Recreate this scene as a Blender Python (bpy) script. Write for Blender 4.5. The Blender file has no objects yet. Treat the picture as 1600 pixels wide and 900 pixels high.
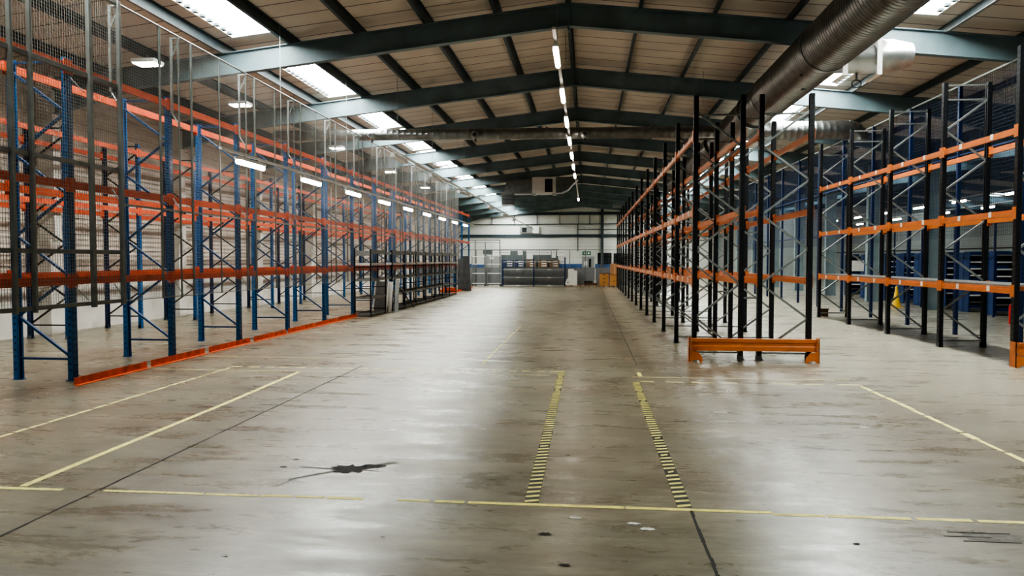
import bpy, math, random
from mathutils import Matrix, Vector
random.seed(7)
SC = bpy.context.scene
COL = SC.collection
PI = math.pi
ORD = ['first','second','third','fourth','fifth','sixth','seventh','eighth','ninth','tenth','eleventh','twelfth',
       'thirteenth','fourteenth','fifteenth','sixteenth','seventeenth','eighteenth','nineteenth','twentieth',
       'twenty-first','twenty-second','twenty-third','twenty-fourth','twenty-fifth']

# ------------------------------------------------------------------ materials
def mat(name, col, rough=0.5, metal=0.0, noise=0.0, nscale=8.0, emit=None, estr=0.0, bump=0.0, dirt=None, dscale=2.0, stretch=(1,1,1)):
    m = bpy.data.materials.new(name); m.use_nodes = True
    nt = m.node_tree; b = nt.nodes['Principled BSDF']
    b.inputs['Base Color'].default_value = (*col, 1)
    b.inputs['Roughness'].default_value = rough
    b.inputs['Metallic'].default_value = metal
    if emit:
        b.inputs['Emission Color'].default_value = (*emit, 1)
        b.inputs['Emission Strength'].default_value = estr
    tc = nt.nodes.new('ShaderNodeTexCoord')
    mp = nt.nodes.new('ShaderNodeMapping'); mp.inputs['Scale'].default_value = stretch
    nt.links.new(tc.outputs['Object'], mp.inputs['Vector'])
    nz = nt.nodes.new('ShaderNodeTexNoise'); nz.inputs['Scale'].default_value = nscale; nz.inputs['Detail'].default_value = 5
    nt.links.new(mp.outputs['Vector'], nz.inputs['Vector'])
    rp = nt.nodes.new('ShaderNodeValToRGB')
    d = [max(0, c*(1-noise)) for c in col]; l = [min(1, c*(1+noise)) for c in col]
    rp.color_ramp.elements[0].position = 0.3; rp.color_ramp.elements[1].position = 0.7
    rp.color_ramp.elements[0].color = (*d, 1); rp.color_ramp.elements[1].color = (*l, 1)
    nt.links.new(nz.outputs['Fac'], rp.inputs['Fac'])
    out = rp.outputs['Color']
    if dirt:
        n2 = nt.nodes.new('ShaderNodeTexNoise'); n2.inputs['Scale'].default_value = dscale; n2.inputs['Detail'].default_value = 8
        nt.links.new(mp.outputs['Vector'], n2.inputs['Vector'])
        r2 = nt.nodes.new('ShaderNodeValToRGB')
        r2.color_ramp.elements[0].position = 0.5; r2.color_ramp.elements[1].position = 0.72
        r2.color_ramp.elements[0].color = (0,0,0,1); r2.color_ramp.elements[1].color = (0.8,0.8,0.8,1)
        nt.links.new(n2.outputs['Fac'], r2.inputs['Fac'])
        mx = nt.nodes.new('ShaderNodeMixRGB'); mx.inputs['Color2'].default_value = (*dirt, 1)
        nt.links.new(r2.outputs['Color'], mx.inputs['Fac']); nt.links.new(out, mx.inputs['Color1'])
        out = mx.outputs['Color']
    nt.links.new(out, b.inputs['Base Color'])
    if bump:
        bp = nt.nodes.new('ShaderNodeBump'); bp.inputs['Strength'].default_value = bump; bp.inputs['Distance'].default_value = 0.01
        nt.links.new(nz.outputs['Fac'], bp.inputs['Height']); nt.links.new(bp.outputs['Normal'], b.inputs['Normal'])
    return m

M = {}
M['blue'] = mat('blue_powder_coat', (0.009,0.095,0.26), 0.34, noise=0.2, nscale=3, dirt=(0.006,0.04,0.11), dscale=1.2)
M['navy'] = mat('navy_powder_coat', (0.006,0.022,0.085), 0.4, noise=0.2, nscale=3)
M['shelfblue'] = mat('shelving_blue', (0.012,0.048,0.16), 0.4, noise=0.15)
M['netblue'] = mat('blue_net_cord', (0.010,0.022,0.085), 0.6, noise=0.1)
M['red_orange'] = mat('red_orange_beam_paint', (0.66,0.10,0.032), 0.36, noise=0.15, nscale=4, dirt=(0.36,0.045,0.018), dscale=2.5)
M['orange'] = mat('orange_beam_paint', (0.56,0.165,0.04), 0.38, noise=0.12, nscale=4, dirt=(0.36,0.095,0.025), dscale=2.5)
M['guard'] = mat('orange_guard_paint', (0.72,0.13,0.03), 0.45, noise=0.2, nscale=6, dirt=(0.3,0.07,0.03), dscale=4)
M['black'] = mat('black_powder_coat', (0.006,0.007,0.009), 0.35, noise=0.3, nscale=5)
M['galv'] = mat('galvanised_steel', (0.30,0.32,0.31), 0.38, 0.75, noise=0.2, nscale=20)
M['galv_dull'] = mat('dull_galvanised_steel', (0.24,0.25,0.24), 0.5, 0.4, noise=0.2, nscale=12)
M['darkbrace'] = mat('dark_blue_brace', (0.005,0.045,0.13), 0.35, 0.2, noise=0.2)
M['slot'] = mat('dark_slot', (0.003,0.004,0.008), 0.8)
M['grey_post'] = mat('grey_painted_post', (0.17,0.18,0.17), 0.45, 0.3, noise=0.15, nscale=6)
M['wire'] = mat('grey_mesh_wire', (0.30,0.30,0.28), 0.5, 0.3)
M['teal'] = mat('teal_grey_steel_paint', (0.13,0.182,0.20), 0.5, noise=0.18, nscale=1.5, dirt=(0.07,0.10,0.11), dscale=1.0)
M['purlin'] = mat('dark_purlin_paint', (0.035,0.055,0.065), 0.5, noise=0.2)
M['colpaint'] = mat('column_paint', (0.27,0.35,0.37), 0.5, noise=0.12, nscale=2)
M['white'] = mat('white_paint', (0.78,0.78,0.76), 0.5, noise=0.06)
M['sticker'] = mat('sticker_paper', (0.75,0.70,0.62), 0.6, noise=0.1)
M['print'] = mat('printed_marks', (0.03,0.03,0.035), 0.6)
M['duct'] = mat('spiral_duct_zinc', (0.21,0.215,0.21), 0.30, 0.85, noise=0.2, nscale=5)
M['duct_light'] = mat('bright_duct_zinc', (0.45,0.46,0.45), 0.3, 0.85, noise=0.15, nscale=5)
M['strap'] = mat('white_strap', (0.9,0.9,0.88), 0.5, noise=0.03)
M['tube'] = mat('lit_tube', (1,1,1), 0.5, emit=(1.0,0.88,0.76), estr=38)
M['lamp'] = mat('lit_lamp_face', (1,1,1), 0.5, emit=(1.0,0.88,0.76), estr=60)
M['grp'] = mat('rooflight_grp', (0.9,0.95,1.0), 0.6, emit=(0.95,0.99,0.95), estr=42)
M['grp_dim'] = mat('rooflight_grp_dim', (0.7,0.8,0.85), 0.6, emit=(0.80,0.95,1.0), estr=7)
M['batten'] = mat('batten_white', (0.6,0.6,0.58), 0.5, noise=0.05)
M['yellow'] = mat('yellow_floor_tape', (0.84,0.74,0.22), 0.6, noise=0.2, nscale=14, dirt=(0.50,0.45,0.22), dscale=6)
M['yellow_fade'] = mat('faded_yellow_tape', (0.80,0.72,0.30), 0.6, noise=0.2, nscale=14, dirt=(0.5,0.46,0.28), dscale=5)
M['tapeblack'] = mat('black_tape_stripe', (0.045,0.042,0.035), 0.5, noise=0.3, nscale=20)
M['joint'] = mat('floor_joint', (0.045,0.042,0.038), 0.9, noise=0.4, nscale=30)
M['patch'] = mat('broken_floor_patch', (0.035,0.032,0.03), 0.85, noise=0.5, nscale=25, bump=0.6)
M['patch2'] = mat('worn_patch', (0.17,0.155,0.135), 0.8, noise=0.35, nscale=18)
M['debris'] = mat('floor_debris', (0.035,0.028,0.022), 0.9, noise=0.4)
M['paper'] = mat('paper_scrap', (0.7,0.69,0.64), 0.7)
M['wood'] = mat('light_wood_laminate', (0.58,0.29,0.10), 0.45, noise=0.12, nscale=3, stretch=(1,1,6))
M['darkwood'] = mat('dark_wood_edge', (0.10,0.04,0.02), 0.5)
M['palletwood'] = mat('pallet_timber', (0.36,0.20,0.10), 0.75, noise=0.25, nscale=6)
M['cardboard'] = mat('cardboard', (0.55,0.30,0.15), 0.7, noise=0.08)
M['plastic'] = mat('white_plastic', (0.75,0.77,0.73), 0.35, noise=0.04)
M['blackplastic'] = mat('black_plastic', (0.01,0.01,0.012), 0.4)
M['fence'] = mat('grey_fence_sheet', (0.20,0.205,0.21), 0.5, noise=0.1)
M['darksheet'] = mat('dark_sheet_steel', (0.085,0.088,0.09), 0.45, 0.3, noise=0.25, nscale=3)
M['shelfgrey'] = mat('grey_shelf_paint', (0.20,0.205,0.195), 0.45, 0.15, noise=0.2, nscale=4)
M['cone'] = mat('yellow_cone_plastic', (0.80,0.50,0.02), 0.4)
M['red'] = mat('red_paint', (0.5,0.02,0.02), 0.35)
M['green'] = mat('green_sign', (0.01,0.14,0.07), 0.5)
M['bluewall'] = mat('blue_wall_band', (0.035,0.11,0.29), 0.5, noise=0.1)
M['doorgrey'] = mat('door_grey', (0.30,0.31,0.31), 0.5, noise=0.05)
M['glassdark'] = mat('dark_glazing', (0.012,0.018,0.02), 0.1)
M['brown'] = mat('brown_board', (0.13,0.07,0.035), 0.6, noise=0.3)
M['opening'] = mat('opening_grey', (0.09,0.11,0.11), 0.6, noise=0.2)

def floor_mat():
    m = bpy.data.materials.new('polished_concrete'); m.use_nodes = True
    nt = m.node_tree; N = nt.nodes; L = nt.links; b = N['Principled BSDF']
    tc = N.new('ShaderNodeTexCoord')
    def noise(scale, stretch=(1,1,1), detail=8, rough=0.6, dist=0.0):
        mp = N.new('ShaderNodeMapping'); mp.inputs['Scale'].default_value = stretch
        L.new(tc.outputs['Object'], mp.inputs['Vector'])
        n = N.new('ShaderNodeTexNoise'); n.inputs['Scale'].default_value = scale
        n.inputs['Detail'].default_value = detail; n.inputs['Roughness'].default_value = rough; n.inputs['Distortion'].default_value = dist
        L.new(mp.outputs['Vector'], n.inputs['Vector']); return n.outputs['Fac']
    def ramp(src, a, ca, c, cb):
        r = N.new('ShaderNodeValToRGB'); r.color_ramp.elements[0].position = a; r.color_ramp.elements[1].position = c
        r.color_ramp.elements[0].color = (*ca,1); r.color_ramp.elements[1].color = (*cb,1)
        L.new(src, r.inputs['Fac']); return r.outputs['Color']
    def mix(fac, a, c, blend='MIX', f=None):
        x = N.new('ShaderNodeMixRGB'); x.blend_type = blend
        if fac is None: x.inputs['Fac'].default_value = f
        else: L.new(fac, x.inputs['Fac'])
        for k, v in (('Color1', a), ('Color2', c)):
            if isinstance(v, tuple): x.inputs[k].default_value = (*v,1)
            else: L.new(v, x.inputs[k])
        return x.outputs['Color']
    base = ramp(noise(0.22, (1.2,0.8,1), 6, 0.6, 0.4), 0.35, (0.178,0.157,0.112), 0.68, (0.315,0.290,0.222))
    # cross-aisle scuffs, coarse then fine
    c = mix(None, base, ramp(noise(1.1, (0.5,1.3,1), 12, 0.78, 0.3), 0.32, (0.50,0.47,0.43), 0.68, (1.38,1.38,1.36)), 'MULTIPLY', 0.9)
    c = mix(None, c, ramp(noise(5.0, (0.22,1.6,1), 10, 0.75, 0.2), 0.32, (0.62,0.61,0.58), 0.68, (1.30,1.30,1.29)), 'MULTIPLY', 0.9)
    c = mix(None, c, ramp(noise(14.0, (0.5,1.2,1), 8, 0.8, 0.2), 0.32, (0.75,0.74,0.72), 0.68, (1.2,1.2,1.2)), 'MULTIPLY', 0.8)
    c = mix(ramp(noise(0.5, (0.6,0.9,1), 9, 0.7, 0.3), 0.46, (0,0,0), 0.76, (0.7,0.7,0.7)), c, (0.175,0.115,0.078))
    c = mix(ramp(noise(0.3, (0.8,1.3,1), 7, 0.65), 0.48, (0,0,0), 0.78, (0.6,0.6,0.6)), c, (0.25,0.25,0.195))
    c = mix(None, c, ramp(noise(1.4, (1.0,0.035,1), 6, 0.65), 0.36, (0.84,0.83,0.82), 0.68, (1.15,1.15,1.14)), 'MULTIPLY', 0.6)
    c = mix(ramp(noise(9.0, (0.8,1.2,1), 6, 0.7), 0.66, (0,0,0), 0.80, (0.28,0.28,0.28)), c, (0.07,0.055,0.04))
    c = mix(ramp(noise(2.0, (0.5,1.2,1), 12, 0.8, 0.2), 0.56, (0,0,0), 0.78, (0.45,0.45,0.45)), c, (0.42,0.40,0.34))
    # the floor turns paler towards the aisle on the right
    sx = N.new('ShaderNodeSeparateXYZ'); L.new(tc.outputs['Object'], sx.inputs[0])
    mr = N.new('ShaderNodeMapRange'); mr.inputs['From Min'].default_value=3.5; mr.inputs['From Max'].default_value=5.5; mr.inputs['To Max'].default_value=0.5
    L.new(sx.outputs['X'], mr.inputs['Value'])
    c = mix(mr.outputs['Result'], c, (0.36,0.345,0.28))
    L.new(c, b.inputs['Base Color'])
    r = ramp(noise(2.2, (0.35,1.3,1), 12, 0.78, 0.3), 0.30, (0.17,0.17,0.17), 0.7, (0.45,0.45,0.45))
    L.new(r, b.inputs['Roughness'])
    b.inputs['Specular IOR Level'].default_value = 0.62
    bp = N.new('ShaderNodeBump'); bp.inputs['Strength'].default_value = 0.10; bp.inputs['Distance'].default_value = 0.02
    L.new(noise(3.5, (0.3,1.6,1), 6, 0.65), bp.inputs['Height']); L.new(bp.outputs['Normal'], b.inputs['Normal'])
    return m
M['floor'] = floor_mat()

def stripe_mat(name, c_base, c_line, axis, period, width, bumpd=0.02, rough=0.7, second=None, noise=0.12, metal=0.0):
    """flat sheet with dark joints every `period` metres along object axis"""
    m = bpy.data.materials.new(name); m.use_nodes = True
    nt = m.node_tree; N = nt.nodes; L = nt.links; b = N['Principled BSDF']
    tc = N.new('ShaderNodeTexCoord'); sp = N.new('ShaderNodeSeparateXYZ'); L.new(tc.outputs['Object'], sp.inputs[0])
    def mth(op, a, v=None):
        n = N.new('ShaderNodeMath'); n.operation = op
        L.new(a, n.inputs[0])
        if v is not None: n.inputs[1].default_value = v
        return n.outputs[0]
    f = mth('FRACT', mth('DIVIDE', sp.outputs[axis], period))
    line = mth('LESS_THAN', f, width/period)
    nz = N.new('ShaderNodeTexNoise'); nz.inputs['Scale'].default_value = 0.9; nz.inputs['Detail'].default_value = 6
    L.new(tc.outputs['Object'], nz.inputs['Vector'])
    rp = N.new('ShaderNodeValToRGB'); rp.color_ramp.elements[0].position = .3; rp.color_ramp.elements[1].position = .7
    rp.color_ramp.elements[0].color = (*[c*(1-noise) for c in c_base],1); rp.color_ramp.elements[1].color = (*[c*(1+noise) for c in c_base],1)
    L.new(nz.outputs['Fac'], rp.inputs['Fac'])
    mx = N.new('ShaderNodeMixRGB'); L.new(line, mx.inputs['Fac']); L.new(rp.outputs['Color'], mx.inputs['Color1']); mx.inputs['Color2'].default_value = (*c_line,1)
    L.new(mx.outputs['Color'], b.inputs['Base Color']); b.inputs['Roughness'].default_value = rough; b.inputs['Metallic'].default_value = metal
    if second:
        s = mth('SINE', mth('MULTIPLY', sp.outputs[axis], 2*PI/second))
        bp = N.new('ShaderNodeBump'); bp.inputs['Distance'].default_value = bumpd; bp.inputs['Strength'].default_value = 1
        L.new(s, bp.inputs['Height']); L.new(bp.outputs['Normal'], b.inputs['Normal'])
    return m
M['deck'] = stripe_mat('roof_liner_sheet', (0.54,0.485,0.42), (0.03,0.025,0.02), 1, 0.72, 0.035, noise=0.10)
M['wallclad'] = stripe_mat('ribbed_wall_sheet', (0.56,0.50,0.43), (0.20,0.19,0.17), 2, 0.42, 0.02, second=0.14, bumpd=0.012, noise=0.08)
M['endclad'] = stripe_mat('end_wall_sheet', (0.66,0.67,0.64), (0.42,0.42,0.40), 2, 1.05, 0.03, noise=0.05)
M['plaster'] = mat('white_painted_blockwork', (0.62,0.60,0.55), 0.7, noise=0.12, nscale=1.2, dirt=(0.42,0.36,0.29), dscale=1.4)

# ------------------------------------------------------------------ mesh builder
class MB:
    def __init__(s): s.v=[]; s.f=[]; s.m=[]
    def add(s, vs, fs, m=0):
        o=len(s.v); s.v += [tuple(v) for v in vs]; s.f += [tuple(i+o for i in f) for f in fs]; s.m += [m]*len(fs); return s
    def box(s, x0,y0,z0,x1,y1,z1, m=0):
        if x0>x1: x0,x1=x1,x0
        if y0>y1: y0,y1=y1,y0
        if z0>z1: z0,z1=z1,z0
        v=[(x0,y0,z0),(x1,y0,z0),(x1,y1,z0),(x0,y1,z0),(x0,y0,z1),(x1,y0,z1),(x1,y1,z1),(x0,y1,z1)]
        return s.add(v, [(0,3,2,1),(4,5,6,7),(0,1,5,4),(1,2,6,5),(2,3,7,6),(3,0,4,7)], m)
    def bar(s, p, q, w, h, m=0, up=(0,0,1)):
        p=Vector(p); q=Vector(q); d=(q-p).normalized(); u=Vector(up)
        if abs(d.dot(u))>0.98: u=Vector((0,1,0))
        a=d.cross(u).normalized(); b=a.cross(d).normalized()
        v=[]
        for c in (p,q):
            for sa,sb in ((-1,-1),(1,-1),(1,1),(-1,1)): v.append(c+a*(sa*w/2)+b*(sb*h/2))
        return s.add(v, [(0,1,2,3),(7,6,5,4),(0,4,5,1),(1,5,6,2),(2,6,7,3),(3,7,4,0)], m)
    def lathe(s, p, q, prof, n=16, m=0, caps=True):
        """prof: list of (t along p->q in metres, radius)"""
        p=Vector(p); q=Vector(q); d=(q-p).normalized(); u=Vector((0,0,1))
        if abs(d.dot(u))>0.98: u=Vector((0,1,0))
        a=d.cross(u).normalized(); b=a.cross(d).normalized()
        v=[]; f=[]
        for t,r in prof:
            for k in range(n):
                an=2*PI*k/n; v.append(p+d*t+a*(math.cos(an)*r)+b*(math.sin(an)*r))
        for i in range(len(prof)-1):
            for k in range(n):
                k2=(k+1)%n; f.append((i*n+k, (i+1)*n+k, (i+1)*n+k2, i*n+k2))
        if caps:
            f.append(tuple(range(n))); f.append(tuple(reversed(range((len(prof)-1)*n, len(prof)*n))))
        return s.add(v,f,m)
    def cyl(s, p, q, r, r1=None, n=12, m=0):
        L=(Vector(q)-Vector(p)).length
        return s.lathe(p,q,[(0,r),(L,r if r1 is None else r1)],n,m)
    def tube(s, pts, r, n=8, m=0):
        for a,b in zip(pts,pts[1:]): s.cyl(a,b,r,n=n,m=m)
        return s
    def prism(s, pts, axis, a, b, m=0):
        """extrude polygon pts (2D) along axis from a to b; axis y: pts are (x,z); axis x: (y,z); axis z: (x,y)"""
        def P(u,w,t): return {'y':(u,t,w),'x':(t,u,w),'z':(u,w,t)}[axis]
        n=len(pts); v=[P(u,w,a) for u,w in pts]+[P(u,w,b) for u,w in pts]
        f=[tuple(range(n)), tuple(reversed(range(n,2*n)))]
        for i in range(n): j=(i+1)%n; f.append((i,i+n,j+n,j))
        return s.add(v,f,m)
    def build(s, name, mats, parent=None, smooth=False, loc=None):
        me=bpy.data.meshes.new(name); me.from_pydata(s.v,[],s.f)
        if not isinstance(mats,(list,tuple)): mats=[mats]
        for x in mats: me.materials.append(x)
        for p,i in zip(me.polygons,s.m): p.material_index=i
        me.update()
        import bmesh
        bm=bmesh.new(); bm.from_mesh(me); bmesh.ops.recalc_face_normals(bm, faces=bm.faces); bm.to_mesh(me); bm.free()
        if smooth:
            me.polygons.foreach_set('use_smooth',[True]*len(me.polygons))
            try: me.set_sharp_from_angle(angle=math.radians(35))
            except Exception: pass
        o=bpy.data.objects.new(name,me); COL.objects.link(o)
        if parent: o.parent=parent
        if loc: o.location=loc
        return o

def empty(name, loc=(0,0,0), rz=0):
    o=bpy.data.objects.new(name,None); COL.objects.link(o); o.location=loc; o.rotation_euler=(0,0,rz); o.empty_display_size=0.1
    return o
def tag(o, label=None, cat=None, group=None, kind=None):
    if label: o['label']=label
    if cat: o['category']=cat
    if group: o['group']=group
    if kind: o['kind']=kind
    return o
def struct(name, mb, mats, label=None, smooth=False):
    o=mb.build(name,mats,smooth=smooth); o['kind']='structure'
    if label: o['label']=label; o['category']='structure'
    return o
KIDS={}
def copy_tree(o, parent=None):
    c=o.copy(); COL.objects.link(c)
    if parent: c.parent=parent
    for ch in list(o.children): copy_tree(ch,c)
    return c

# ------------------------------------------------------------------ building constants
XL=-13.5; XV=12.6; XR=38.7; XRIDGE=-0.45; XRIDGE2=25.65; YN=-7.0; YE=75.0
SL=0.11
def roof(x):   # underside of the liner
    r = XRIDGE if x<=XV else XRIDGE2
    return 7.88-SL*abs(x-r)
FR=[-5.9+5.75*k for k in range(0,15)]   # -5.9,-.15,5.6,11.35,17.1,...
FR=[y for y in FR if y<YE-0.3]

# floor
struct('floor', MB().box(XL-0.3,YN,-0.2,XR+0.3,YE+0.3,0), M['floor'])
# walls
w=struct('wall_left', MB().box(XL-0.15,YN,1.15,XL,YE,roof(XL)+0.3), M['wallclad'])
lw=struct('baseboard_left', MB().box(XL-0.16,YN,0,XL+0.08,YE,1.15), M['plaster'])
struct('wall_back', MB().box(XL,YN-0.15,0,XR,YN,8.2), M['endclad'])
struct('wall_right', MB().box(XR,YN,0,XR+0.15,YE,7), M['endclad'])
e=MB(); e.prism([(XL,0),(XR,0),(XR,roof(XR)+.1),(XRIDGE2,8.0),(XV,roof(XV)+.1),(XRIDGE,8.0),(XL,roof(XL)+.1)],'y',YE,YE+.15)
struct('wall_end', e, M['endclad'])
# blue band + end wall steelwork
struct('trim_1', MB().box(-12.9,YE-.03,0.97,-8.9,YE,1.45).box(-2.9,YE-.03,0.97,-.2,YE,1.45).box(.75,YE-.03,0.97,8,YE,1.45), M['bluewall'])
def rail(i,z,h,x0=XL,x1=XV,m='purlin',d=.12): struct('trim_%d'%i, MB().box(x0,YE-d,z-h/2,x1,YE,z+h/2), M[m])
rail(2,6.5,.26); rail(3,4.27,.30); rail(4,7.25,.08); rail(5,5.45,.07); rail(6,4.9,.05,-1,12)
for i,x in enumerate((1.45,7.0,-6.9)):
    if x==-6.9: continue
    struct('trim_%d'%(7+i), MB().box(x-.14,YE-.35,0,x+.14,YE,roof(x)), M['purlin'])
dp=MB()
for x in (-12,-9.7,-7.4,-5.1,-2.8,-.9,.2): dp.box(x-.03,YE-.2,5.45,x+.03,YE-.1,6.4)
dp.box(-1.02,YE-.16,2.7,-.94,YE-.1,5.4)
struct('trim_10', dp, M['purlin'])

# roof decks, four slopes
def deck(name, xa, xb):
    o=MB().add([(xa,YN,roof(xa+1e-6)),(xb,YN,roof(xb-1e-6)),(xb,YE,roof(xb-1e-6)),(xa,YE,roof(xa+1e-6)),
                (xa,YN,roof(xa+1e-6)+.1),(xb,YN,roof(xb-1e-6)+.1),(xb,YE,roof(xb-1e-6)+.1),(xa,YE,roof(xa+1e-6)+.1)],
               [(0,1,2,3),(4,5,6,7),(0,1,5,4),(1,2,6,5),(2,3,7,6),(3,0,4,7)])
    return o
# rooflight strips lie between 6.55 and 7.75 m from each ridge
SK0,SK1=6.60,7.80
segs=[]
for r,(a,b) in ((XRIDGE,(XL,XV)),(XRIDGE2,(XV+.001,XR))):
    segs += [(a, r-SK1),(r-SK0, r),(r, r+SK0),(r+SK1, b)]
cd=MB()
def slab(mb,xa,xb,ya,yb,m=0,t=.08,dz=0):
    za=roof(xa+1e-4)+dz; zb=roof(xb-1e-4)+dz
    mb.add([(xa,ya,za),(xb,ya,zb),(xb,yb,zb),(xa,yb,za),(xa,ya,za+t),(xb,ya,zb+t),(xb,yb,zb+t),(xa,yb,za+t)],
           [(0,1,2,3),(4,5,6,7),(0,1,5,4),(1,2,6,5),(2,3,7,6),(3,0,4,7)],m)
for a,b in segs: slab(cd,a,b,YN,YE)
lights=[]
for r in (XRIDGE,XRIDGE2):
    for s in (-1,1):
        xa,xb=sorted((r+s*SK0,r+s*SK1))
        prev=YN
        for y in FR:
            ya,yb=y+.72,min(y+5.75+(.25 if y>15 else -.40),YE-.2)
            slab(cd,xa,xb,prev,ya)
            lights.append((xa,xb,ya,yb,s)); prev=yb
        slab(cd,xa,xb,prev,YE)
struct('ceiling', cd, M['deck'])
n=0
for xa,xb,ya,yb,s in lights:
    n+=1
    m=MB(); slab(m,xa,xb,ya,yb,0,.03,.07)
    if ya>4 and xb<15:   # corrugated sheet edge shows as a row of dark teeth along the outer side
        xo = xa if s<0 else xb
        y=ya+.1
        while y<yb-.1:
            m.box(xo+.02 if s<0 else xo-.12, y, roof(xo)+.0, xo+.12 if s<0 else xo-.02, y+.11, roof(xo)+.06, 1); y+=.30
        slab(m,xa,xb,yb-.05,yb,2,.06,-.01)
    struct('window_%d'%n, m, [M['grp'] if (xb<15 and ya>4) else M['grp_dim'],M['purlin'],M['batten']])

# rafters
def rafter(i,y,r,a,b):
    m=MB(); D=.50
    for s,end in ((-1,a),(1,b)):
        X=[r, r+s*3.0, end-s*2.6, end]
        def top(x): return 7.67-SL*abs(x-r)
        def bot(x):
            base=7.67-D-SL*abs(x-r)
            k=max(0,1-abs(end-x)/2.6); return base-.42*k
        for x0,x1 in zip(X,X[1:]):
            m.add([(x0,y-.006,bot(x0)),(x1,y-.006,bot(x1)),(x1,y-.006,top(x1)),(x0,y-.006,top(x0)),
                   (x0,y+.006,bot(x0)),(x1,y+.006,bot(x1)),(x1,y+.006,top(x1)),(x0,y+.006,top(x0))],
                  [(0,1,2,3),(4,5,6,7),(0,1,5,4),(1,2,6,5),(2,3,7,6),(3,0,4,7)])
            for f in (top,bot):
                m.add([(x0,y-.09,f(x0)-.012),(x1,y-.09,f(x1)-.012),(x1,y+.09,f(x1)-.012),(x0,y+.09,f(x0)-.012),
                       (x0,y-.09,f(x0)+.012),(x1,y-.09,f(x1)+.012),(x1,y+.09,f(x1)+.012),(x0,y+.09,f(x0)+.012)],
                      [(0,1,2,3),(4,5,6,7),(0,1,5,4),(1,2,6,5),(2,3,7,6),(3,0,4,7)])
    m.box(r-.02,y-.09,7.05,r+.02,y+.09,7.69)
    o=struct('roof_rafter',m,M['teal'])
    return o
for i,y in enumerate(FR[2:]):
    rafter(i,y,XRIDGE,XL+.05,XV)
    if y>15: rafter(i,y,XRIDGE2,XV+.01,XR)
# purlins
for r in (XRIDGE,XRIDGE2):
    for k in range(0,8):
        for s in ((-1,1) if k else (1,)):
            x=r+s*(1.64*k if k else 0.0)
            if r==XRIDGE2 and s==1 and k>0: continue
            if x>XR-.2 or x<XL+.2: continue
            if r==XRIDGE2 and x<XV+.3: continue
            if r==XRIDGE and x>XV-.2: continue
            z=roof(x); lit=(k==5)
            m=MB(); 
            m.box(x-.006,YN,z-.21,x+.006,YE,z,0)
            m.box(x-.075,YN,z-.216,x+.006,YE,z-.205,1 if lit else 0)  # paler flange colour imitates rooflight glow falling on this purlin
            m.box(x-.006,YN,z-.006,x+.075,YE,z,0)
            struct('purlin', m, [M['purlin'],M['galv_dull']])
# columns
def column(x,y,w,d,h,mt,nm='steel_column'):
    m=MB(); m.box(x-d/2,y-w/2,0,x-d/2+.02,y+w/2,h).box(x+d/2-.02,y-w/2,0,x+d/2,y+w/2,h).box(x-d/2,y-.008,0,x+d/2,y+.008,h)
    m.box(x-d/2-.03,y-w/2-.03,0,x+d/2+.03,y+w/2+.03,.03)
    return struct(nm,m,M[mt])
for y in FR[2:]:
    m=MB()
    m.box(XL+.02,y-.12,2.35,XL+.45,y-.10,6.3).box(XL+.02,y+.10,2.35,XL+.45,y+.12,6.3).box(XL+.44,y-.12,2.35,XL+.46,y+.12,6.0)
    m.box(XL+.02,y-.22,0,XL+.40,y+.22,2.35)
    struct('wall_column',m,M['plaster'])
    if y>15: column(XV,y,.24,.52,6.05,'colpaint')
struct('valley_beam', MB().box(XV-.15,10,5.75,XV+.15,YE,6.1), M['purlin'])

# ------------------------------------------------------------------ pallet racks
def upright_mesh(H, mt, w=.10, d=.085, hole=.1, back=1):
    """C section post centred on its own axis; the open side faces +x*back"""
    m=MB(); t=.006
    m.box(-d/2*back,-w/2,0,(-d/2+t)*back,w/2,H)
    for s in (-1,1):
        m.box(-d/2*back,s*w/2,0,d/2*back,s*(w/2-t),H)
        m.box((d/2-t)*back,s*w/2,0,d/2*back,s*(w/2-.03),H)
    z=.12
    while z<H-.05:
        for s in (-1,1):
            m.box((-d/2-.001)*back,s*.026-.008,z,(-d/2+.001)*back,s*.026+.008,z+.035,1)
        m.box(-.012,-w/2-.001,z+.03,.012,-w/2+.001,z+.06,1)
        z+=hole
    return m
def beam_mesh(L, h=.12, th=.05):
    m=MB()
    m.prism([(-th/2,0),(th/2,0),(th/2,h),(th*.05,h),(th*.05,h-.035),(-th/2,h-.035)],'y',.058,L-.06)
    return m
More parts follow.
